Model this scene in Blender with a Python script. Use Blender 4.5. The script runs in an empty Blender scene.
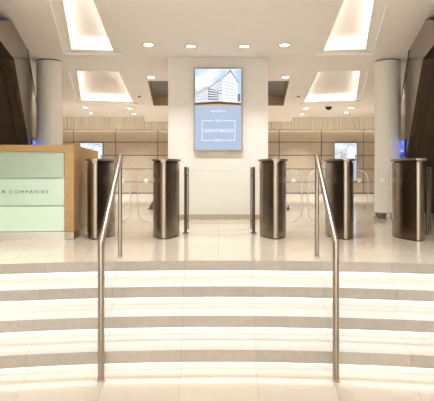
import bpy, bmesh, math, random
from mathutils import Vector, Matrix
random.seed(4)
PI = math.pi
COL = bpy.context.scene.collection
CY = -4.6                      # centre of the curved stair (plan)
F, PX0, PY0, EYE = 540.0, 218.5, 174.0, 0.78   # survey of the photograph

def X(px, d): return (px - PX0) * d / F
def Z(py, d): return EYE - (py - PY0) * d / F
def lin(c):
    return tuple(((v/255)/12.92 if v/255 <= .04045 else ((v/255+.055)/1.055)**2.4) for v in c) + (1.0,)

# ------------------------------------------------------------------ materials
def nodes_of(name):
    m = bpy.data.materials.new(name); m.use_nodes = True
    nt = m.node_tree
    return m, nt, nt.nodes['Principled BSDF']

def mat(name, rgb, rough=.5, metal=0., spec=.5, emit=None, estr=0., noise=0., nscale=40., stretch=None, coat=0., bump=0.):
    m, nt, b = nodes_of(name)
    c = lin(rgb)
    b.inputs['Base Color'].default_value = c
    b.inputs['Roughness'].default_value = rough
    b.inputs['Metallic'].default_value = metal
    b.inputs['Specular IOR Level'].default_value = spec
    b.inputs['Coat Weight'].default_value = coat
    if emit:
        b.inputs['Emission Color'].default_value = lin(emit)
        b.inputs['Emission Strength'].default_value = estr
    if noise or bump:
        tc = nt.nodes.new('ShaderNodeTexCoord'); mp = nt.nodes.new('ShaderNodeMapping')
        nz = nt.nodes.new('ShaderNodeTexNoise'); nz.inputs['Scale'].default_value = nscale
        nz.inputs['Detail'].default_value = 4
        if stretch: mp.inputs['Scale'].default_value = stretch
        nt.links.new(tc.outputs['Object'], mp.inputs['Vector']); nt.links.new(mp.outputs['Vector'], nz.inputs['Vector'])
        if noise:
            rp = nt.nodes.new('ShaderNodeMapRange')
            rp.inputs['From Min'].default_value = .3; rp.inputs['From Max'].default_value = .7
            rp.inputs['To Min'].default_value = 1-noise; rp.inputs['To Max'].default_value = 1+noise
            mx = nt.nodes.new('ShaderNodeMix'); mx.data_type = 'RGBA'; mx.blend_type = 'MULTIPLY'
            mx.inputs['Factor'].default_value = 1
            mx.inputs['A'].default_value = c
            nt.links.new(nz.outputs['Fac'], rp.inputs['Value'])
            nt.links.new(rp.outputs['Result'], mx.inputs['B'])
            nt.links.new(mx.outputs['Result'], b.inputs['Base Color'])
        if bump:
            bp = nt.nodes.new('ShaderNodeBump'); bp.inputs['Strength'].default_value = bump
            bp.inputs['Distance'].default_value = .01
            nt.links.new(nz.outputs['Fac'], bp.inputs['Height']); nt.links.new(bp.outputs['Normal'], b.inputs['Normal'])
    return m

def stone(name, rgb, rough, ang, off, vstep=0., tint=.05, speck=.04, line=.78, coat=0., spec=.5):
    """limestone with radial joints (and ring joints) about the stair centre"""
    m, nt, b = nodes_of(name)
    N, L = nt.nodes.new, nt.links.new
    def mth(op, a, bb=None):
        n = N('ShaderNodeMath'); n.operation = op
        for i, v in enumerate((a, bb)):
            if v is None: continue
            if isinstance(v, (int, float)): n.inputs[i].default_value = v
            else: L(v, n.inputs[i])
        return n.outputs[0]
    g = N('ShaderNodeNewGeometry'); s = N('ShaderNodeSeparateXYZ'); L(g.outputs['Position'], s.inputs[0])
    yy = mth('SUBTRACT', s.outputs['Y'], CY)
    u = mth('ADD', mth('DIVIDE', mth('ARCTAN2', s.outputs['X'], yy), ang), off)
    r = mth('SQRT', mth('ADD', mth('MULTIPLY', s.outputs['X'], s.outputs['X']), mth('MULTIPLY', yy, yy)))
    lu = mth('LESS_THAN', mth('ABSOLUTE', mth('SUBTRACT', mth('FRACT', u), .5)), .0045)
    if vstep:
        v = mth('ADD', mth('DIVIDE', r, vstep), .25)
        lv = mth('LESS_THAN', mth('ABSOLUTE', mth('SUBTRACT', mth('FRACT', v), .5)), .003)
        lu = mth('MAXIMUM', lu, lv)
        vid = mth('FLOOR', mth('ADD', v, .5))
    else:
        vid = mth('FLOOR', mth('MULTIPLY', s.outputs['Z'], 5.9))
    cmb = N('ShaderNodeCombineXYZ')
    L(mth('FLOOR', mth('ADD', u, .5)), cmb.inputs[0]); L(vid, cmb.inputs[1])
    wn = N('ShaderNodeTexWhiteNoise'); wn.noise_dimensions = '2D'; L(cmb.outputs[0], wn.inputs['Vector'])
    nz = N('ShaderNodeTexNoise'); nz.inputs['Scale'].default_value = 22; nz.inputs['Detail'].default_value = 6
    L(g.outputs['Position'], nz.inputs['Vector'])
    f = mth('ADD', mth('MULTIPLY', mth('SUBTRACT', wn.outputs['Value'], .5), 2*tint), 1.)
    f = mth('ADD', f, mth('MULTIPLY', mth('SUBTRACT', nz.outputs['Fac'], .5), 4*speck))
    f = mth('MULTIPLY', f, mth('SUBTRACT', 1., mth('MULTIPLY', lu, 1-line)))
    mx = N('ShaderNodeMix'); mx.data_type = 'RGBA'; mx.blend_type = 'MULTIPLY'; mx.inputs['Factor'].default_value = 1
    mx.inputs['A'].default_value = lin(rgb); L(f, mx.inputs['B']); L(mx.outputs['Result'], b.inputs['Base Color'])
    b.inputs['Roughness'].default_value = rough; b.inputs['Coat Weight'].default_value = coat
    b.inputs['Specular IOR Level'].default_value = spec
    b.inputs['Coat Roughness'].default_value = .06
    return m

def glass(name, tint=(.95, .97, .95), milk=0., milkcol=(225, 225, 212)):
    m = bpy.data.materials.new(name); m.use_nodes = True
    nt = m.node_tree; nt.nodes.clear(); N, L = nt.nodes.new, nt.links.new
    o = N('ShaderNodeOutputMaterial'); t = N('ShaderNodeBsdfTransparent'); g = N('ShaderNodeBsdfGlossy')
    t.inputs[0].default_value = (*tint, 1); g.inputs['Roughness'].default_value = .02
    fr = N('ShaderNodeFresnel'); fr.inputs['IOR'].default_value = 1.22
    mx = N('ShaderNodeMixShader'); L(fr.outputs[0], mx.inputs[0]); L(t.outputs[0], mx.inputs[1]); L(g.outputs[0], mx.inputs[2])
    out = mx
    if milk:
        d = N('ShaderNodeBsdfDiffuse'); d.inputs[0].default_value = lin(milkcol)
        m2 = N('ShaderNodeMixShader'); m2.inputs[0].default_value = milk
        L(mx.outputs[0], m2.inputs[1]); L(d.outputs[0], m2.inputs[2]); out = m2
    L(out.outputs[0], o.inputs[0])
    return m

def glow(name, rgb, s, noise=None):
    m = bpy.data.materials.new(name); m.use_nodes = True
    nt = m.node_tree; nt.nodes.clear(); N, L = nt.nodes.new, nt.links.new
    o = N('ShaderNodeOutputMaterial'); e = N('ShaderNodeEmission')
    e.inputs[0].default_value = lin(rgb); e.inputs[1].default_value = s
    if noise:                                   # cloud pattern of a lit picture
        tc = N('ShaderNodeTexCoord'); nz = N('ShaderNodeTexNoise'); nz.inputs['Scale'].default_value = noise[1]
        nz.inputs['Detail'].default_value = 4
        cr = N('ShaderNodeValToRGB'); cr.color_ramp.elements[0].position = .42; cr.color_ramp.elements[1].position = .6
        cr.color_ramp.elements[0].color = lin(rgb); cr.color_ramp.elements[1].color = lin(noise[0])
        L(tc.outputs['Object'], nz.inputs['Vector']); L(nz.outputs['Fac'], cr.inputs[0]); L(cr.outputs[0], e.inputs[0])
    L(e.outputs[0], o.inputs[0])
    return m

M = dict(
    ceiling=mat('ceiling_plaster', (248, 243, 236), .8, noise=.01, nscale=3),
    coffer=mat('coffer_plaster', (226, 218, 209), .8),
    white=mat('pillar_plaster', (236, 230, 222), .7, noise=.01, nscale=2),
    column=mat('column_paint', (248, 242, 233), .6, noise=.01, nscale=2),
    wall=mat('side_wall_plaster', (222, 208, 186), .8, noise=.01, nscale=2),
    skirt=mat('skirting_stone', (178, 158, 130), .35, noise=.05, nscale=20),
    wood=mat('oak_wall_veneer', (188, 174, 154), .45, noise=.10, nscale=6, stretch=(.6, 6, 9)),
    gap=mat('panel_gap', (60, 46, 36), .8, noise=.05),
    rib=mat('ribbed_plaster', (242, 235, 222), .7, noise=.01, nscale=4),
    desk=mat('oak_desk_veneer', (190, 150, 94), .38, noise=.10, nscale=7, stretch=(.8, 6, 9)),
    floor=stone('upper_floor_limestone', (232, 222, 206), .12, .0645, .5, .62, tint=.035, speck=.02, coat=.0, spec=.4),
    lower=stone('lower_floor_limestone', (228, 218, 203), .2, .0645, 0., 1.24, tint=.03, speck=.02),
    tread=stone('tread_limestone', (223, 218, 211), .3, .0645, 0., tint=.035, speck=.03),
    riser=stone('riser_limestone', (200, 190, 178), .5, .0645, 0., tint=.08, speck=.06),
    steel=mat('brushed_steel', (138, 124, 108), .26, 1., noise=.06, nscale=8, stretch=(30, 30, .4)),
    post=mat('gate_post_steel', (104, 92, 80), .35, 1., noise=.05, nscale=8, stretch=(30, 30, .4)),
    rail=mat('rail_steel', (172, 160, 148), .28, 1., noise=.04, nscale=8, stretch=(20, 20, 1)),
    cap=mat('cap_steel', (178, 164, 144), .45, 1., noise=.03, nscale=8),
    dark=mat('dark_slot', (40, 34, 28), .5, noise=.1),
    black=mat('black_plastic', (22, 20, 19), .4, noise=.1),
    plinth=mat('plinth_steel', (196, 188, 176), .35, 1., noise=.05, nscale=8, stretch=(.5, 10, 20)),
    bronze=mat('bronze_cladding', (116, 99, 80), .22, 1., noise=.22, nscale=2.5, stretch=(2, 2, .5), bump=.25),
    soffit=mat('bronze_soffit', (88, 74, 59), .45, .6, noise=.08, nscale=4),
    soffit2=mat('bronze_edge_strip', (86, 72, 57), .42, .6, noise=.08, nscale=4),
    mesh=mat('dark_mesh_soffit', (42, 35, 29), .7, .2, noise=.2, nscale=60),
    recess=mat('recess_metal', (104, 102, 102), .3, .1, noise=.2, nscale=2),
    recess_wall=mat('recess_wall', (190, 168, 140), .7, noise=.03),
    trim=mat('downlight_trim', (205, 182, 156), .4, noise=.03),
    lamp=glow('lamp_glow', (255, 246, 232), 8.),
    led=glow('led_glow', (255, 250, 246), 2.2),
    cove=glow('cove_glow', (255, 249, 244), 5.5),
    back=glow('backwall_cove_glow', (255, 243, 226), 4.5),
    gate=glass('gate_glass', (.98, .985, .98), .0, (214, 222, 235)),
    centre=glass('centre_gate_glass', (.97, .985, .97), .07, (226, 230, 218)),
    pane=glass('window_glass', (.95, .97, .96)),
    edge=mat('polished_glass_edge', (226, 232, 244), .2, noise=.02),  # pale colour stands in for reflections along the wing edges
    frost=mat('frosted_disc', (250, 244, 234), .5, noise=.02),
    panel0=mat('backlit_green_glass', (168, 182, 160), .22, emit=(204, 224, 198), estr=0.07, noise=.02, nscale=3),
    panel1=mat('backlit_green_glass', (168, 182, 160), .22, emit=(204, 224, 198), estr=.22, noise=.02, nscale=3),
    panel2=mat('backlit_green_glass', (168, 182, 160), .22, emit=(204, 224, 198), estr=.30, noise=.02, nscale=3),
    inner=mat('light_box', (150, 160, 142), .6, emit=(206, 226, 198), estr=.1, noise=.02),
    letters=mat('bronze_letters', (104, 96, 82), .4, .5, noise=.02),
    bezel=mat('screen_bezel', (150, 138, 124), .3, .8, noise=.03),
    sky=glow('picture_sky', (176, 212, 246), 0.62, ((236, 240, 248), 3.2)),
    bwhite=glow('picture_facade', (240, 244, 250), 0.64),
    bpale=glow('picture_facade_shaded', (224, 228, 236), 0.6),
    bgrey=glow('picture_glazing', (136, 144, 156), 0.5),
    bwin=glow('picture_window_rows', (196, 206, 220), 0.55),
    broof=glow('picture_roof', (206, 176, 140), 0.6),
    bdark=glow('picture_roof_edge', (136, 118, 104), 0.55),
    bbase=glow('picture_street', (120, 92, 60), 0.5),
    caption=glow('caption_blue', (172, 186, 209), 0.66),
    print=glow('caption_white', (244, 247, 252), 0.66),
    blue=glow('display_blue', (112, 140, 244), 0.5), violet=glow('display_violet', (78, 76, 200), 0.5),
    white_glow=glow('display_white', (226, 228, 250), 0.55),
    frame=mat('window_frame', (120, 108, 96), .4, .7, noise=.03),
)

# ------------------------------------------------------------------ mesh helpers
def obj(name, bm, m, parent=None, smooth=False, **props):
    me = bpy.data.meshes.new(name)
    bmesh.ops.recalc_face_normals(bm, faces=bm.faces)
    bm.to_mesh(me); bm.free()
    for mm in (m if isinstance(m, (list, tuple)) else [m]): me.materials.append(mm)
    if smooth:
        me.polygons.foreach_set('use_smooth', [True]*len(me.polygons))
        try: me.set_sharp_from_angle(angle=math.radians(35))
        except Exception: pass
    o = bpy.data.objects.new(name, me); COL.objects.link(o)
    if parent: o.parent = parent
    for k, v in props.items(): o[k] = v
    return o
def tag(o, label, cat, group=None):
    o['label'] = label; o['category'] = cat
    if group: o['group'] = group
    return o
def thing(name, label, cat, loc=(0, 0, 0), rz=0., group=None):
    o = bpy.data.objects.new(name, None); COL.objects.link(o)
    o.empty_display_size = .1
    o.location = loc; o.rotation_euler = (0, 0, rz)
    return tag(o, label, cat, group)
def struct(name, bm, m, parent=None, smooth=False):
    o = obj(name, bm, m, parent, smooth)
    if parent is None: o['kind'] = 'structure'
    return o
def copy_tree(src, loc, rz, label, parent=None):
    c = src.copy(); COL.objects.link(c)
    if parent: c.parent = parent
    else:
        c.location = loc; c.rotation_euler = (0, 0, rz); c['label'] = label
    for ch in src.children: copy_tree(ch, None, 0, None, c)
    return c

def box(bm, x0, x1, y0, y1, z0, z1, mi=0, bev=0.):
    vs = [bm.verts.new(p) for p in ((x0,y0,z0),(x1,y0,z0),(x1,y1,z0),(x0,y1,z0),(x0,y0,z1),(x1,y0,z1),(x1,y1,z1),(x0,y1,z1))]
    fs = [bm.faces.new([vs[i] for i in q]) for q in ((0,3,2,1),(4,5,6,7),(0,1,5,4),(1,2,6,5),(2,3,7,6),(3,0,4,7))]
    for f in fs: f.material_index = mi
    if bev:
        bmesh.ops.bevel(bm, geom=list({e for f in fs for e in f.edges}), offset=bev, segments=2, affect='EDGES', profile=.5)
    return bm
def boxes(*a, bev=0.):
    bm = bmesh.new()
    for q in a: box(bm, *q, bev=bev)
    return bm
def prism(bm, pts, z0, z1, mi=0):
    lo = [bm.verts.new((p[0], p[1], z0)) for p in pts]; hi = [bm.verts.new((p[0], p[1], z1)) for p in pts]
    n = len(pts); fs = [bm.faces.new(lo[::-1]), bm.faces.new(hi)]
    for i in range(n): fs.append(bm.faces.new((lo[i], lo[(i+1) % n], hi[(i+1) % n], hi[i])))
    for f in fs: f.material_index = mi
    return fs
def extrude_poly(bm, pts, vec, mi=0):
    """closed solid: 3-D polygon pts swept along vec"""
    v = Vector(vec)
    lo = [bm.verts.new(p) for p in pts]; hi = [bm.verts.new(Vector(p)+v) for p in pts]
    n = len(pts); fs = [bm.faces.new(lo[::-1]), bm.faces.new(hi)]
    for i in range(n): fs.append(bm.faces.new((lo[i], lo[(i+1) % n], hi[(i+1) % n], hi[i])))
    for f in fs: f.material_index = mi
def lathe(bm, prof, n=40, mi=0, c=(0, 0)):
    rings = []
    for r, z in prof:
        rings.append([bm.verts.new((c[0]+max(r, 1e-4)*math.cos(2*PI*k/n), c[1]+max(r, 1e-4)*math.sin(2*PI*k/n), z)) for k in range(n)])
    for a, b in zip(rings, rings[1:]):
        for k in range(n):
            bm.faces.new((a[k], a[(k+1) % n], b[(k+1) % n], b[k])).material_index = mi
    bm.faces.new(rings[0][::-1]).material_index = mi; bm.faces.new(rings[-1]).material_index = mi
def tube(bm, p0, p1, r, n0=None, n1=None, n=24):
    """round bar from p0 to p1; n0 / n1 are the planes its ends are cut on (mitres)"""
    p0, p1 = Vector(p0), Vector(p1); d = (p1-p0).normalized()
    a = d.orthogonal().normalized(); b = d.cross(a)
    ends = []
    for p, nn in ((p0, n0), (p1, n1)):
        nn = Vector(nn).normalized() if nn is not None else d
        ring = []
        for k in range(n):
            q = p + a*(r*math.cos(2*PI*k/n)) + b*(r*math.sin(2*PI*k/n))
            ring.append(bm.verts.new(q + d*(-(q-p).dot(nn)/d.dot(nn))))
        ends.append(ring)
    for k in range(n): bm.faces.new((ends[0][k], ends[0][(k+1) % n], ends[1][(k+1) % n], ends[1][k]))
    bm.faces.new(ends[0][::-1]); bm.faces.new(ends[1])
def amax(r): return math.asin(6.95/r)
def arc(r, n=96, da=0.):
    a = amax(r)-da
    return [(r*math.sin(-a+2*a*k/n), CY+r*math.cos(-a+2*a*k/n)) for k in range(n+1)]
def ring_slab(bm, r0, r1, z0, z1, n=96, bev=0.):
    A, B = arc(r0, n), arc(r1, n)
    va = [[bm.verts.new((*p, z)) for p in A] for z in (z0, z1)]
    vb = [[bm.verts.new((*p, z)) for p in B] for z in (z0, z1)]
    for k in range(n):
        bm.faces.new((va[1][k], va[1][k+1], vb[1][k+1], vb[1][k]))
        bm.faces.new((va[0][k], vb[0][k], vb[0][k+1], va[0][k+1]))
        bm.faces.new((va[0][k], va[0][k+1], va[1][k+1], va[1][k]))
        bm.faces.new((vb[0][k], vb[1][k], vb[1][k+1], vb[0][k+1]))
    for k in (0, n):
        bm.faces.new((va[0][k], va[1][k], vb[1][k], vb[0][k]))
def text_mesh(body, width, height, spacing=1.):
    cu = bpy.data.curves.new('t', 'FONT'); cu.body = body; cu.space_character = spacing
    cu.extrude = 0.; cu.resolution_u = 3
    o = bpy.data.objects.new('t', cu); COL.objects.link(o)
    dg = bpy.context.evaluated_depsgraph_get(); dg.update()
    me = bpy.data.meshes.new_from_object(o.evaluated_get(dg))
    bpy.data.objects.remove(o); bpy.data.curves.remove(cu)
    bm = bmesh.new(); bm.from_mesh(me); bpy.data.meshes.remove(me)
    xs = [v.co.x for v in bm.verts]; ys = [v.co.y for v in bm.verts]
    for v in bm.verts:     # upright, facing -y, left bottom at the origin
        v.co = Vector(((v.co.x-min(xs))/(max(xs)-min(xs))*width, 0, (v.co.y-min(ys))/(max(ys)-min(ys))*height))
    r = bmesh.ops.extrude_face_region(bm, geom=bm.faces[:])
    for e in r['geom']:
        if isinstance(e, bmesh.types.BMVert): e.co.y -= .003
    return bm

# ------------------------------------------------------------------ setting
H, YB, WX = 2.78, 21.6, 7.0
R = [9.464 - .3*i for i in range(4)]
ST, TH, OV = .17, .092, .085          # riser, slab thickness, overhang over the light strip

bm = bmesh.new()
pts = arc(R[0]) + [(6.95, YB), (-6.95, YB)]
fs = prism(bm, pts, -TH, 0)
for f in fs[2:98]: f.material_index = 1
struct('floor_upper', bm, [M['floor'], M['riser']])
bm = bmesh.new(); prism(bm, arc(R[3]+OV)[::-1] + [(-6.95, -7.2), (6.95, -7.2)], -4*ST-.08, -4*ST)
struct('floor_lower', bm, M['lower'])
stair = bpy.data.objects.new('staircase', None); COL.objects.link(stair); stair['kind'] = 'structure'
for i in range(1, 4):
    bm = bmesh.new(); ring_slab(bm, R[i], R[i-1]+OV, -ST*i-TH, -ST*i)
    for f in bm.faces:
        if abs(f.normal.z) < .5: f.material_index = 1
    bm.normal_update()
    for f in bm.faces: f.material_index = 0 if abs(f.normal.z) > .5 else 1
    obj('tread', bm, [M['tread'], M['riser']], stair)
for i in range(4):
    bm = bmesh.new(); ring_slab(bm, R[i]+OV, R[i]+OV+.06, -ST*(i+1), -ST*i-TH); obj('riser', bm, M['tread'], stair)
    bm = bmesh.new(); ring_slab(bm, R[i]+.022, R[i]+.05, -ST*i-TH-.010, -ST*i-TH-.001)
    obj('light_strip', bm, M['led'], stair)

# walls
bm = boxes((-WX, WX, YB, YB+.1, -.1, 3.4))
wall = struct('wall_back', bm, M['gap'])
bm = bmesh.new()
zrow = [.02] + [Z(py, 21.5) for py in (182, 169, 155.2, 142)] + [2.54]
xs = [-7] + [-.745-1.68*k for k in (3, 2, 1, 0)] + [.745+1.68*k for k in range(4)] + [7]
for a, b in zip(xs, xs[1:]):
    for c, d in zip(zrow, zrow[1:]):
        box(bm, a+.014, b-.014, YB-.05, YB, c+.014, d-.014)
obj('oak_panelling', bm, M['wood'], wall)
bm = bmesh.new()                         # ribbed bulkhead over the panelling
top, bot, front = 3.2, 2.54, []
for k in range(106):
    x = -6.9 + 13.8*k/106
    front += [(x, YB-.212), (x+.02, YB-.245), (x+.045, YB-.255), (x+.07, YB-.245), (x+.09, YB-.212), (x+.11, YB-.212)]
prism(bm, front + [(6.95, YB-.15), (-6.95, YB-.15)], bot, top)
struct('trim_1', bm, M['rib'])
bm = boxes((-6.8, 6.8, YB-.12, YB-.07, 2.62, 2.64)); struct('trim_2', bm, M['back'])   # wall-washing light line
for side, s in (('left', -1), ('right', 1)):
    a, b = sorted((s*WX, s*(WX+.1)))
    struct('wall_'+side, boxes((a, b, -7.2, YB+.1, -.8, 3.4)), M['wall'])
    a, b = sorted((s*(WX-.02), s*WX))
    struct('baseboard_'+side, boxes((a, b, 3.2, YB-.06, 0, .1)), M['skirt'])
# street front behind the photographer: three tall windows, unseen and added for daylight fill
bm = bmesh.new(); yw = -7.2
for a, b in ((-7, -4.6), (-1.7, -1.3), (1.3, 1.7), (4.6, 7)): box(bm, a, b, yw-.1, yw, -.8, 3.4)
box(bm, -4.6, 4.6, yw-.1, yw, 2.45, 3.4)
for a, b in ((-4.6, -1.7), (-1.3, 1.3), (1.7, 4.6)): box(bm, a, b, yw-.1, yw, -.8, -.6)
struct('wall_front', bm, M['wall'])
for k, (a, b) in enumerate(((-4.6, -1.7), (-1.3, 1.3), (1.7, 4.6))):
    w = struct('window_%d' % (k+1), boxes((a, b, yw-.06, yw-.05, -.6, 2.45)), M['pane'])
    c = (a+b)/2
    obj('window_frame', boxes((a, a+.05, yw-.08, yw-.02, -.6, 2.45), (b-.05, b, yw-.08, yw-.02, -.6, 2.45), (c-.025, c+.025, yw-.08, yw-.02, -.6, 2.45),
        (a, b, yw-.08, yw-.02, -.6, -.55), (a, b, yw-.08, yw-.02, 2.4, 2.45)), M['frame'], w)

# ceiling with its openings
def cp(px, py, h=H):                     # a photo point on a ceiling level
    d = (h-EYE)*F/(PY0-py); return (X(px, d), d)
def stretch_to(p, q, d):                 # continue the edge q->p to distance d
    t = (d-q[1])/(p[1]-q[1]); return (q[0]+(p[0]-q[0])*t, d)
h1 = H+.05
co1, ci1 = [cp(49.2, .5), cp(64.2, 54.6), cp(122.5, 55.3), cp(101, .5)], [cp(63, .5, h1), cp(71.6, 49.6, h1), cp(113.3, 51, h1), cp(93, .5, h1)]
for q, dd in ((co1, 3.2), (ci1, 3.32)):
    q[0] = stretch_to(q[0], q[1], dd); q[3] = stretch_to(q[3], q[2], dd)
co2, ci2 = [cp(68.2, 70.8), cp(76.3, 101.4), cp(137.1, 104.1), cp(119.8, 69.8)], [cp(77, 71, h1), cp(81.3, 100.6, h1), cp(132.7, 102.1, h1), cp(118.6, 71.5, h1)]
mir = lambda q: [(-x, y) for x, y in q]
coffers = [(co1, ci1), (co2, ci2), (mir(co1), mir(ci1)), (mir(co2), mir(ci2))]
vent = [(-1.52, 11.6), (-1.9, 15.8), (1.9, 15.8), (1.52, 11.6)]
outer = [(-7, -7.2), (7, -7.2), (7, 17), (2.39, 17), (2.82, 20.7), (-2.82, 20.7), (-2.39, 17), (-7, 17)]
bm = bmesh.new(); edges = []
for loop in [outer, vent] + [c[0] for c in coffers]:
    vs = [bm.verts.new((x, y, H)) for x, y in loop]
    edges += [bm.edges.new((vs[i], vs[(i+1) % len(vs)])) for i in range(len(vs))]
bmesh.ops.triangle_fill(bm, use_beauty=True, edges=edges)
# drop fills that fell inside an opening
def inside(pt, poly):
    c = False; n = len(poly)
    for i in range(n):
        (x1, y1), (x2, y2) = poly[i], poly[(i+1) % n]
        if (y1 > pt[1]) != (y2 > pt[1]) and pt[0] < (x2-x1)*(pt[1]-y1)/(y2-y1)+x1: c = not c
    return c
bad = [f for f in bm.faces if any(inside(f.calc_center_median()[:2], q) for q in [vent]+[c[0] for c in coffers])]
bmesh.ops.delete(bm, geom=bad, context='FACES_ONLY')
def strip(bm, pts, z0, z1, closed=False, mi=0):
    n = len(pts)
    for i in range(n if closed else n-1):
        (x1, y1), (x2, y2) = pts[i], pts[(i+1) % n]
        bm.faces.new([bm.verts.new(p) for p in ((x1, y1, z0), (x2, y2, z0), (x2, y2, z1), (x1, y1, z1))]).material_index = mi
strip(bm, outer[2:8], H, 3.08)           # step up to the raised rear ceiling
ceil = struct('ceiling', bm, M['ceiling'])
obj('raised_rear_ceiling', boxes((-7, 7, 16.9, YB, 3.03, 3.1)), M['ceiling'], ceil)
struct('trim_3', boxes((-7.1, 7.1, -7.3, YB+.1, 3.32, 3.42)), M['ceiling'])       # unseen slab above, added to block sky light
def band(bm, A, B, zA, zB, mi=0):
    va = [bm.verts.new((*p, zA)) for p in A]; vb = [bm.verts.new((*p, zB)) for p in B]
    n = len(A)
    for i in range(n): bm.faces.new((va[i], va[(i+1) % n], vb[(i+1) % n], vb[i])).material_index = mi
def offset(q, k):
    n = len(q); out = []
    cx, cy = sum(p[0] for p in q)/n, sum(p[1] for p in q)/n
    L = []
    for i in range(n):
        (x1, y1), (x2, y2) = q[i], q[(i+1) % n]
        nx, ny = y2-y1, -(x2-x1); l = math.hypot(nx, ny); nx, ny = nx/l, ny/l
        if (cx-x1)*nx+(cy-y1)*ny > 0: nx, ny = -nx, -ny
        L.append((x1+nx*k, y1+ny*k, x2-x1, y2-y1))
    for i in range(n):
        x1, y1, a, b = L[i-1]; x2, y2, c, d = L[i]
        t = ((x2-x1)*d-(y2-y1)*c)/(a*d-b*c); out.append((x1+a*t, y1+b*t))
    return out
for k, (co, ci) in enumerate(coffers):
    bm = bmesh.new()
    band(bm, co, co, H, h1); band(bm, co, ci, h1, h1); band(bm, ci, ci, h1, h1+.03)
    for f in bm.faces: f.material_index = 1
    wide = offset(ci, .11)
    band(bm, ci, wide, h1+.03, h1+.03); band(bm, wide, wide, h1+.03, 3.02)
    bm.faces.new([bm.verts.new((*p, 3.02)) for p in wide])
    c = struct('trim_%d' % (k+4), bm, [M['coffer'], M['ceiling']])
    a, b = offset(ci, .035), offset(ci, .075)
    bm = bmesh.new()
    for i in range(4):
        j = (i+1) % 4
        prism(bm, [a[i], a[j], b[j], b[i]], h1+.032, h1+.044)
    obj('light_strip', bm, M['cove'], c)
bm = bmesh.new(); strip(bm, vent, H, 3.05, True)
for f in bm.faces: f.material_index = 1
bm.faces.new([bm.verts.new((*p, 3.05)) for p in vent]).material_index = 0
struct('trim_8', bm, [M['recess'], M['recess_wall']])

# pillar and columns
yp = 9.26
bm = boxes((X(168, yp), X(268, yp), yp, yp+.9, 0, H)); pil = struct('pillar', bm, M['white'])
a, b = X(168, yp), X(268, yp)
obj('skirting', boxes((a-.012, b+.012, yp-.012, yp, 0, .085), (a-.012, a, yp, yp+.9, 0, .085), (b, b+.012, yp, yp+.9, 0, .085)), M['skirt'], pil)
for px, nm in ((49.7, 'left'), (387.5, 'right')):
    bm = bmesh.new(); lathe(bm, [(.222, 0), (.222, H-.02)], 64, c=(X(px, 9.56), 9.56))
    c = struct('column_'+nm, bm, M['column'], smooth=True)
    bm = bmesh.new(); lathe(bm, [(.23, 0), (.23, .1), (.224, .105)], 64, c=(X(px, 9.56), 9.56)); obj('base_ring', bm, M['steel'], c, True)
    bm = bmesh.new(); lathe(bm, [(.208, H-.02), (.208, H)], 64, c=(X(px, 9.56), 9.56)); obj('shadow_gap', bm, M['gap'], c, True)

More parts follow.
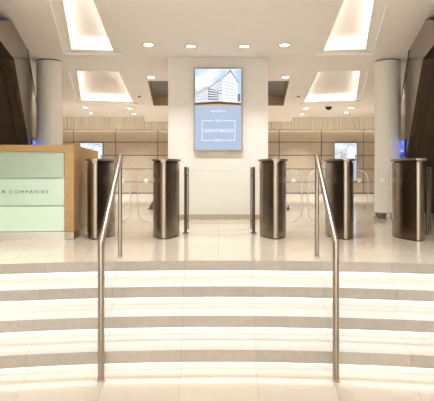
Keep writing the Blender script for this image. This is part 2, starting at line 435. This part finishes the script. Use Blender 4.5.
# ------------------------------------------------------------------ escalators
def escalator(s, label):
    rad = lambda d, z, t=0: Vector((s*(.224*(d+5) + t*.976), d - t*.218, z))
    e = thing('escalator', label, 'escalator', (0, 0, 0), 0, 'escalators either side of the lobby')
    prof = [(8.58, H), (7.0, H), (6.55, 2.642), (6.1, 2.514), (5.6, 2.42), (5.6, 2.31), (7.25, 2.32), (10.63, 0), (13.2, 0), (13.2, .82), (12.1, .82)]
    tv = lambda k: rad(8, 0, k)-rad(8, 0, 0)
    bm = bmesh.new(); extrude_poly(bm, [rad(d, z) for d, z in prof], tv(.05)); obj('side_cladding', bm, M['bronze'], e)
    bm = bmesh.new(); extrude_poly(bm, [rad(d, z, 1.45) for d, z in prof], tv(.05)); obj('side_cladding', bm, M['bronze'], e)
    def under(t0, t1, pr, m, name, th=.05):
        bm = bmesh.new()
        pp = [rad(d, z+.002, t0) for d, z in pr] + [rad(d, z+th, t0) for d, z in pr[::-1]]
        extrude_poly(bm, pp, tv(t1-t0)); obj(name, bm, m, e)
    slope = [(7.25, 2.32), (10.6, .02)]
    under(.05, .17, slope, M['soffit2'], 'soffit_edge_strip'); under(.178, .80, slope, M['soffit'], 'soffit_panel'); under(.808, 1.45, slope, M['soffit'], 'soffit_panel')
    under(.05, 1.45, [(5.62, 2.31), (7.25, 2.32)], M['mesh'], 'landing_soffit')
    bm = bmesh.new()                     # nose closing the landing
    extrude_poly(bm, [rad(5.62, 2.32, .05), rad(5.62, 2.41, .05), rad(5.70, 2.41, .05), rad(5.70, 2.32, .05)], tv(1.4)); obj('end_cladding', bm, M['bronze'], e)
    bm = bmesh.new(); pr = []
    d, z = 12.0, .32
    while z < 2.4: pr += [(d, z), (d, z+.2)]; d -= .35; z += .2
    pr += [(d, z)]; pp = [rad(a, b, .06) for a, b in pr] + [rad(d, z-.3, .06), rad(12.0, .05, .06)]
    extrude_poly(bm, pp, tv(1.38)); obj('step_band', bm, M['dark'], e)
    for t in (.025, 1.475):
        bm = bmesh.new(); tube(bm, rad(8.66, H-.02, t), rad(12.1, .865, t), .035); tube(bm, rad(12.1, .865, t), rad(13.1, .855, t), .035)
        obj('handrail_belt', bm, M['black'], e, True)
    # lit blue display on the flank
    q = [(9.14, 1.075), (10.2, 1.075), (10.2, 1.36), (9.14, 1.36)]
    base = Vector((0, 0, 0)); sc = e
    def quad(d0, d1, z0, z1, off, th, m, nm, par):
        bm = bmesh.new()
        extrude_poly(bm, [rad(d, z, -off) for d, z in ((d0, z0), (d1, z0), (d1, z1), (d0, z1))], tv(-th)); return obj(nm, bm, m, par)
    hs = quad(9.13, 10.42, 1.075, 1.365, 0, .02, M['black'], 'display_panel', e); hs['label'] = 'small blue lit display'
    quad(9.13, 10.42, 1.15, 1.365, .02, .004, M['blue'], 'picture', hs); quad(9.13, 10.42, 1.075, 1.15, .02, .004, M['violet'], 'caption_band', hs)
    for a, b, z0, z1 in ((9.25, 9.38, 1.315, 1.33), (9.25, 9.9, 1.172, 1.184), (9.35, 9.5, 1.184, 1.2)):
        quad(a, b, z0, z1, .024, .002, M['white_glow'], 'pale_mark', hs)
    return e
escalator(-1, 'bronze clad escalator rising behind the reception desk on the left')
escalator(1, 'bronze clad escalator rising behind the far right turnstile')

# ------------------------------------------------------------------ turnstiles
def lens(hw=.165, hl=.43, ew=.042, n=14, rc=.02):
    """plan of the cabinet: bulged flanks, blunt ends with rounded corners"""
    pts = []
    def flank(sx, up):
        out = []
        for k in range(n+1):
            t = -1+2*k/n
            y = t*(hl-rc)*(1 if up else -1)
            out.append((sx*(ew+(hw-ew)*(math.cos(t*PI/2)**.9 if abs(t) < 1 else 0)), y))
        return out
    right = flank(1, True); left = flank(-1, False)
    cap = lambda s: [(s*(ew-rc*.35), s*(hl-rc*.3)), (s*(ew-rc), s*hl), (-s*(ew-rc), s*hl), (-s*(ew-rc*.35), s*(hl-rc*.3))]
    return right + cap(1) + left + cap(-1)
HT = .963
def turnstile(label):
    t = thing('turnstile', label, 'turnstile', (0, 0, 0), 0, 'steel turnstile cabinets across the lobby')
    bm = bmesh.new(); prism(bm, lens(), 0.012, HT-.045); obj('cabinet', bm, M['steel'], t, True)
    bm = bmesh.new(); prism(bm, lens(.158, .42, .038), 0, .012); obj('base_plate', bm, M['dark'], t, True)
    bm = bmesh.new(); prism(bm, lens(.150, .405, .034), HT-.045, HT-.02); obj('reader_slot', bm, M['dark'], t, True)
    for s in (1, -1):                     # solid middle between body and cap at either end
        bm = bmesh.new(); prism(bm, [(-.03, s*.20), (.03, s*.20), (.03, s*.425), (-.03, s*.425)], HT-.045, HT-.02)
        obj('slot_bridge', bm, M['steel'], t)
    bm = bmesh.new(); fs = prism(bm, lens(.182, .455, .06), HT-.022, HT)
    bmesh.ops.bevel(bm, geom=[e for e in fs[1].edges], offset=.008, segments=3, affect='EDGES')
    obj('top_cap', bm, M['cap'], t, True)
    return t
t0 = turnstile('steel turnstile standing beside the right end of the reception desk')
PL = [((X(101.3, 6.85), 6.86, 0), 'steel turnstile standing beside the right end of the reception desk'),
      ((X(166.4, 6.86), 6.86, 0), 'steel turnstile in front of the left edge of the white pillar'),
      ((X(272.7, 6.86), 6.86, 0), 'steel turnstile in front of the right edge of the white pillar'),
      ((X(339.2, 6.82), 6.82, 0), 'steel turnstile directly behind the top of the right handrail'),
      ((X(407.6, 6.68), 6.67, 0), 'steel turnstile in front of the right round column')]
POS = []
for k, (loc, lab) in enumerate(PL):
    rz = -loc[0]/90
    if k == 0: t0.location = loc; t0.rotation_euler.z = rz; t0['label'] = lab
    else: copy_tree(t0, loc, rz, lab)
    POS.append(loc)

# gate wings of glass: rounded free corner, round clamp disc
def wing(x_fix, x_free, y, label):
    z0, z1, rc = .165, .838, .14
    w = abs(x_free-x_fix); sgn = 1 if x_free > x_fix else -1; rc = min(rc, w*.75)
    pts = [(0, z0), (w-rc, z0)] + [(w-rc+rc*math.sin(a), z0+rc-rc*math.cos(a)) for a in [PI/2*k/8 for k in range(1, 9)]]
    pts += [(w-rc+rc*math.cos(a), z1-rc+rc*math.sin(a)) for a in [PI/2*k/8 for k in range(0, 9)]] + [(0, z1)]
    g = thing('gate_wing', label, 'glass gate', (x_fix, y, 0), 0, 'glass wings between the turnstiles')
    bm = bmesh.new(); extrude_poly(bm, [(sgn*a, -.006, b) for a, b in pts], (0, .012, 0)); obj('glass_leaf', bm, M['gate'], g)
    bm = bmesh.new(); tube(bm, (sgn*w*.48, -.014, .70), (sgn*w*.48, .014, .70), .027); obj('clamp_disc', bm, M['frost'], g, True)
    e = pts[1:-1]; bm = bmesh.new()      # pale strip painted in for reflections along the free edge
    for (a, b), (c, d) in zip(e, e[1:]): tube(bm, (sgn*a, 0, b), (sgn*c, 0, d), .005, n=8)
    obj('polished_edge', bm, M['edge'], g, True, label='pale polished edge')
yg = 6.9
wing(POS[0][0]+.165, X(130.5, yg), yg, 'glass gate wing fixed to the turnstile beside the desk')
wing(POS[1][0]-.165, X(138, yg), yg, 'glass gate wing on the left flank of the left centre turnstile')
wing(POS[2][0]+.165, X(302, yg), yg, 'glass gate wing on the right flank of the right centre turnstile')
wing(POS[3][0]-.165, X(308, yg), yg, 'glass gate wing behind the top of the right handrail')
wing(POS[3][0]+.165, X(368, yg), yg, 'glass gate wing right of the turnstile behind the right handrail')
wing(POS[4][0]-.165, X(374.5, yg), yg, 'glass gate wing left of the turnstile before the round column')

# central glass gate between two posts
def gate_post(g, x, s):
    bm = bmesh.new(); lathe(bm, [(.019, .008), (.019, .868), (.015, .874)], 24, c=(x, 0)); p = obj('post', bm, M['post'], g, True)
    bm = bmesh.new(); lathe(bm, [(.042, 0), (.042, .008), (.02, .012)], 24, c=(x, 0)); obj('base_flange', bm, M['post'], p, True)
    obj('clamp_rail', boxes((x+min(s*.024, s*.044), x+max(s*.024, s*.044), -.014, .014, .05, .868)), M['post'], p)
    for z in (.15, .75): obj('hinge_pin', boxes((x+min(s*.016, s*.026), x+max(s*.016, s*.026), -.006, .006, z, z+.02)), M['dark'], p)
yc = 7.14
xl, xr = X(185.6, yc), X(253.6, yc)
g = thing('glass_gate', 'wide clear glass gate panel between two slim posts before the white pillar', 'glass gate', ((xl+xr)/2, yc, 0))
hw = (xr-xl)/2
gate_post(g, -hw, 1); gate_post(g, hw, -1)
obj('gate_panel', boxes((-hw+.044, hw-.044, -.006, .006, Z(224, yc), Z(170.3, yc))), M['centre'], g)
g = thing('glass_gate', 'glass gate on a slim post right of the far right turnstile, cut by the frame', 'glass gate', (2.69, 6.95, 0))
gate_post(g, 0, 1); gate_post(g, .70, -1)
obj('gate_panel', boxes((.044, .656, -.006, .006, .12, .829)), M['gate'], g)

# ------------------------------------------------------------------ handrails
def handrail(s, label):
    x0, y0, x1, y1 = .830, 3.818, .925, 5.075
    zl, zt, zf = .292, .928, -.68
    g = thing('handrail', label, 'handrail', (s*x0, y0, zf), 0, 'steel handrails of the curved steps')
    A = Vector((0, 0, zl-zf)); B = Vector((s*(x1-x0), y1-y0, zt-zf)); d = (B-A).normalized(); r = .0225
    nb = (d+Vector((0, 0, 1))).normalized()
    bm = bmesh.new(); tube(bm, (0, 0, .006), A, .0235, None, nb); obj('lower_post', bm, M['rail'], g, True)
    bm = bmesh.new(); lathe(bm, [(.032, 0), (.032, .006), (.025, .010)], 24); obj('foot_collar', bm, M['plinth'], g, True)
    bm = bmesh.new(); tube(bm, A, B+d*.03, .0235, nb); obj('rail', bm, M['rail'], g, True)
    q = Vector((B.x, B.y, 0))
    bm = bmesh.new(); tube(bm, q+Vector((0, 0, -zf+.006)), B-Vector((0, 0, .01)), .0195); obj('upper_post', bm, M['rail'], g, True)
    bm = bmesh.new(); lathe(bm, [(.027, -zf), (.027, -zf+.006), (.02, -zf+.009)], 24, c=(q.x, q.y)); obj('foot_collar', bm, M['plinth'], g, True)
handrail(-1, 'brushed steel handrail on the left of the curved steps')
handrail(1, 'brushed steel handrail on the right of the curved steps')

# ------------------------------------------------------------------ reception desk
dk = thing('reception_desk', 'oak reception desk with three backlit pale green glass panels', 'desk', (X(74, 6.42), 6.42, 0), math.radians(3.7))
k = 6.42/F; L0 = -2.5
zz = lambda py: Z(py, 6.42)
obj('carcass', boxes((L0+.02, -.02, .05, .30, .094, 1.06)), M['inner'], dk)
obj('top_rail', boxes((L0, 0, 0, .32, zz(152), 1.125), bev=.003), M['desk'], dk)
obj('end_stile', boxes((-.112, 0, 0, .32, .094, zz(152)-.001), bev=.003), M['desk'], dk)
obj('end_stile', boxes((L0, L0+.112, 0, .32, .094, zz(152)-.001), bev=.003), M['desk'], dk)
obj('plinth', boxes((L0, -.118, .015, .32, 0, .093)), M['plinth'], dk)
obj('plinth_foot', boxes((-.116, 0, .004, .32, 0, .093), bev=.003), M['cap'], dk)
for q, (a, b) in enumerate(((152.3, 177.6), (179, 205.2), (206.6, 231.2))):
    obj('glass_panel', boxes((L0+.118, -.118, .02, .034, zz(b), zz(a)), bev=.002), M['panel%d' % q], dk, label='pale green backlit glass panel')
for py in (155, 178.3, 204.5, 230.3):
    bm = bmesh.new(); tube(bm, (-.135, .004, zz(py)), (-.135, .021, zz(py)), .012, n=16); obj('standoff', bm, M['plinth'], dk, True)
obj('side_panel', boxes((-.05, 0, .322, 1.82, .06, 1.125), bev=.003), M['desk'], dk)
obj('side_plinth', boxes((-.05, -.006, .322, 1.8, 0, .058)), M['plinth'], dk)
obj('inner_worktop', boxes((L0, -.052, .322, .95, .70, .74)), M['desk'], dk)
obj('inner_support', boxes((L0, L0+.04, .322, .95, 0, .699)), M['desk'], dk)
for tx, pa, pb in (('ER', -.8, 6.6), ('COMPANIES', 10.2, 48.2)):
    o = obj('lettering', text_mesh(tx, (pb-pa)*k, 3.0*k, 1.4), M['letters'], dk, label='spaced bronze capitals'); o.location = ((pa-74)*k, .0195, zz(193.2))

# ------------------------------------------------------------------ screens
def picture(bm, W, z0, z1, y):
    """tower block under a bright sky; polygons in the picture's own 0..1 frame, thin layers"""
    def poly(pts, mi, lay):
        extrude_poly(bm, [((u-.5)*W, y-.0008*lay, z0+v*(z1-z0)) for u, v in pts], (0, .0006, 0), mi)
    poly([(0, 0), (1, 0), (1, 1), (0, 1)], 0, 0)
    poly([(0, .10), (.62, .10), (.62, .78), (.30, .52), (0, .33)], 2, 1)                 # long left wing
    poly([(.60, .10), (.93, .10), (.93, .62), (.78, .92), (.60, .76)], 1, 2)             # tower
    poly([(0, .33), (.30, .52), (.62, .78), (.74, .96), (.79, .93), (.60, .73), (.30, .475), (0, .30)], 5, 3)
    poly([(.79, .93), (.74, .96), (.76, .98), (.93, .64), (.93, .60)], 6, 3)
    poly([(.28, .16), (.50, .16), (.50, .40), (.28, .48)], 3, 4)                         # glazed links
    for r in range(4): poly([(.29, .20+.07*r), (.49, .20+.055*r), (.49, .225+.055*r), (.29, .225+.07*r)], 1, 5)
    for r in range(6):
        poly([(.64, .20+.09*r), (.90, .19+.066*r), (.90, .205+.066*r), (.64, .225+.09*r)], 4, 4)
        if r < 3: poly([(.03, .16+.07*r), (.24, .18+.09*r), (.24, .20+.09*r), (.03, .175+.07*r)], 4, 4)
    for r in range(5): poly([(.42, .30+.07*r), (.58, .33+.085*r), (.58, .35+.085*r), (.42, .32+.07*r)], 3 if r < 2 else 4, 4)
    poly([(.92, .12), (.98, .12), (.98, .32), (.92, .32)], 3, 4)
    poly([(0, 0), (1, 0), (1, .07), (.5, .12), (0, .08)], 7, 6)
    poly([(0, .0), (1, .0), (1, .015), (.5, .05), (0, .02)], 5, 7)
PIC = [M['sky'], M['bwhite'], M['bpale'], M['bgrey'], M['bwin'], M['broof'], M['bdark'], M['bbase']]
def screen(x, y, zc, W, Hh, split, label, writing=False):
    s = thing('display_screen', label, 'screen', (x, y, 0), 0)
    z0, z1 = zc-Hh/2, zc+Hh/2; bz = .022*W/.75
    obj('housing', boxes((-W/2, W/2, -.07, 0, z0, z1), bev=.004), M['bezel'], s)
    zs = z0+bz+(Hh-2*bz)*split; y1 = -.0705
    bm = bmesh.new(); picture(bm, W-2*bz, zs, z1-bz, y1-.0007); obj('picture', bm, PIC, s)
    bm = boxes((-W/2+bz, W/2-bz, y1-.001, y1, z0+bz, zs)); cap = obj('caption_panel', bm, M['caption'], s)
    if writing:
        kk = y/F; yy = y1-.0012
        def line(t, pxa, pxb, pya, pyb, sp=1.05):
            o = obj('lettering', text_mesh(t, (pxb-pxa)*kk, (pyb-pya)*kk, sp), M['print'], cap); o.location = (X(pxa, y)-x, yy, Z(pyb, y))
        line('WELCOME TO', 210.8, 226, 110.6, 112.6); line('ONE', 215.5, 221, 119.9, 122.2)
        line('KNIGHTSBRIDGE', 204.2, 233.2, 129.4, 132.6); line('GREEN', 214, 223.4, 139.4, 141.6)
        fx = lambda px: X(px, y)-x; fz = lambda py: Z(py, y)
        for grp in ((0, 2, 4), (1, 3, 5)):
          bars = []
          for a, b, c, d in [((202, 214, 120.8, 121.3), (222.4, 235, 120.8, 121.3), (202, 212.8, 140.3, 140.8), (224.8, 235, 140.3, 140.8), (202, 202.5, 120.8, 140.8), (234.5, 235, 120.8, 140.8))[q] for q in grp]:
            bars.append((fx(a), fx(b), yy-.002, yy, fz(d), fz(c)))
          obj('caption_bracket', boxes(*bars), M['print'], cap)
    return s
kk = yp/F
screen(X(218.2, yp), yp, Z(109.5, yp), 48.6*kk, 82.6*kk, .54, 'large portrait display showing an office tower, hung on the white pillar', True)
ys = YB-.05; ks = ys/F
zc, hh = (Z(142.4, ys)+Z(181.5, ys))/2, 39*ks
screen(X(345.2, ys), ys, zc, 23.2*ks, hh, .54, 'portrait display on the oak wall behind the right handrail')
screen(X(91.8, ys), ys, zc, 23.2*ks, hh, .54, 'portrait display on the oak wall behind the reception desk')

# ------------------------------------------------------------------ ceiling fittings
def downlight(px, py, label, h=H, r=.075, energy=36, at=None):
    x, d = at or cp(px, py, h)
    t = thing('downlight', label, 'ceiling light', (x, d, h), 0, 'round recessed ceiling lights')
    bm = bmesh.new(); n = 32
    prof = [(r, -.001), (r+.028, -.001), (r+.026, -.008), (r+.004, -.010), (r, -.006)]
    rings = [[bm.verts.new((q*math.cos(2*PI*k/n), q*math.sin(2*PI*k/n), z)) for k in range(n)] for q, z in prof]
    for a, b in zip(rings, rings[1:]+rings[:1]):
        for k in range(n): bm.faces.new((a[k], a[(k+1) % n], b[(k+1) % n], b[k]))
    obj('trim_ring', bm, M['trim'], t, True)
    bm = bmesh.new(); lathe(bm, [(r-.001, -.004), (r-.001, -.001)], 32); obj('lamp_lens', bm, M['lamp'], t)
    l = bpy.data.lights.new('downlight_beam', 'SPOT'); l.energy = energy*4.; l.color = (1, .985, .965); l.spot_size = 1.75; l.spot_blend = .7; l.shadow_soft_size = .06
    o = bpy.data.objects.new('downlight_beam', l); COL.objects.link(o); o.parent = t; o.location = (0, 0, -.03)
W4 = ['leftmost of the row of four round ceiling lights before the white pillar', 'second from left in the row of four ceiling lights before the pillar',
      'third from left in the row of four ceiling lights before the pillar', 'rightmost of the row of four round ceiling lights before the white pillar']
for (px, py), lab in zip(((148.6, 44.5), (191, 46), (244.3, 46), (284.6, 44.7)), W4): downlight(px, py, lab, energy=9)
downlight(151.2, 77, 'round ceiling light left of the pillar, just before the dark ceiling recess')
downlight(285.5, 77, 'round ceiling light right of the pillar, just before the dark ceiling recess')
for px, py, lab, h in ((85.3, 107.5, 'round ceiling light behind the far left light coffer, left one', H), (130.2, 108.5, 'round ceiling light behind the far left light coffer, right one', H),
                    (305.8, 108.6, 'round ceiling light behind the far right light coffer, left of the camera dome', H), (351.4, 107.8, 'round ceiling light behind the far right light coffer, right of the camera dome', H),
                    (91.2, 113, 'farthest round ceiling light on the left, near the ribbed band, left one', 3.03), (134.3, 114, 'farthest round ceiling light on the left, near the ribbed band, right one', 3.03),
                    (302.3, 114.2, 'farthest round ceiling light on the right, near the ribbed band, left one', 3.03), (346.4, 112.6, 'farthest round ceiling light on the right, near the ribbed band, right one', 3.03)):
    downlight(px, py, lab, h)
for lx in (-4.3, -2.7, -.9, .9, 2.7, 4.3):  # unseen row of lights added to brighten the upper floor
    downlight(0, 0, 'round ceiling light over the curved steps, above the top edge of the photo', energy=19, at=(lx, 5.6))
for lx, ly in [(a, b) for b in (2.6, .3, -2.2, -4.8) for a in (-3.0, -1.0, 1.0, 3.0)]:  # further unseen lights added as fill over steps and lower floor
    downlight(0, 0, 'round ceiling light over the curved steps, above the top edge of the photo', energy=4.5, at=(lx, ly))
x, d = cp(328.6, 106.8)
t = thing('camera_dome', 'small black security camera dome on the ceiling behind the far right coffer', 'security camera', (x, d, H))
bm = bmesh.new(); lathe(bm, [(.09*math.cos(a), -.02-.08*math.sin(a)) for a in [PI/2*k/8 for k in range(9)]][::-1], 32); obj('dome', bm, M['black'], t, True)
bm = bmesh.new(); lathe(bm, [(.105, -.022), (.105, -.001)], 32); obj('mount_ring', bm, M['dark'], t, True)
for px, lab in ((139.4, 'small grey square sensor on the ceiling left of the dark recess'), (298.5, 'small grey square sensor on the ceiling right of the dark recess')):
    x, d = cp(px, 96)
    t = thing('ceiling_sensor', lab, 'sensor', (x, d, H))
    obj('housing', boxes((-.035, .035, -.05, .05, -.045, 0), bev=.004), M['trim'], t); obj('lens', boxes((-.018, .018, -.053, -.05, -.036, -.012)), M['dark'], t)
# little black wedges on the floor behind the gates
for px, py, s, lab in ((151, 209.3, 1, 'small black floor wedge beyond the gate left of the pillar'), (287.6, 210, .6, 'small black floor block beyond the gate right of the pillar')):
    d = EYE*F/(py-PY0); x = X(px, d)
    bm = bmesh.new(); w = .06*s
    extrude_poly(bm, [(x-w, d-.04, 0), (x+w, d-.04, 0), (x+w*.8, d-.04, .17*s), (x+w*.5, d-.04, .175*s)], (0, .08, 0))
    tag(obj('door_stop', bm, M['black']), lab, 'door stop')

# ------------------------------------------------------------------ world, camera, view
w = bpy.data.worlds.new('World'); bpy.context.scene.world = w; w.use_nodes = True
bg = w.node_tree.nodes['Background']; bg.inputs[0].default_value = (.95, .97, 1., 1); bg.inputs[1].default_value = 3.6
cd = bpy.data.cameras.new('Camera'); cam = bpy.data.objects.new('Camera', cd); COL.objects.link(cam)
cam.location = (0, 0, EYE); cam.rotation_euler = (PI/2, 0, 0)
cd.sensor_fit = 'HORIZONTAL'; cd.sensor_width = 36; cd.lens = F/434*36
cd.shift_x = -1.5/434; cd.shift_y = -26.5/434; cd.clip_end = 100
sc = bpy.context.scene; sc.camera = cam
sc.view_settings.view_transform = 'Standard'; sc.view_settings.look = 'None'; sc.view_settings.gamma = 1
sc.view_settings.use_curve_mapping = False; sc.view_settings.exposure = .92
sc.cycles.max_bounces = 10; sc.cycles.diffuse_bounces = 5; sc.cycles.transparent_max_bounces = 12
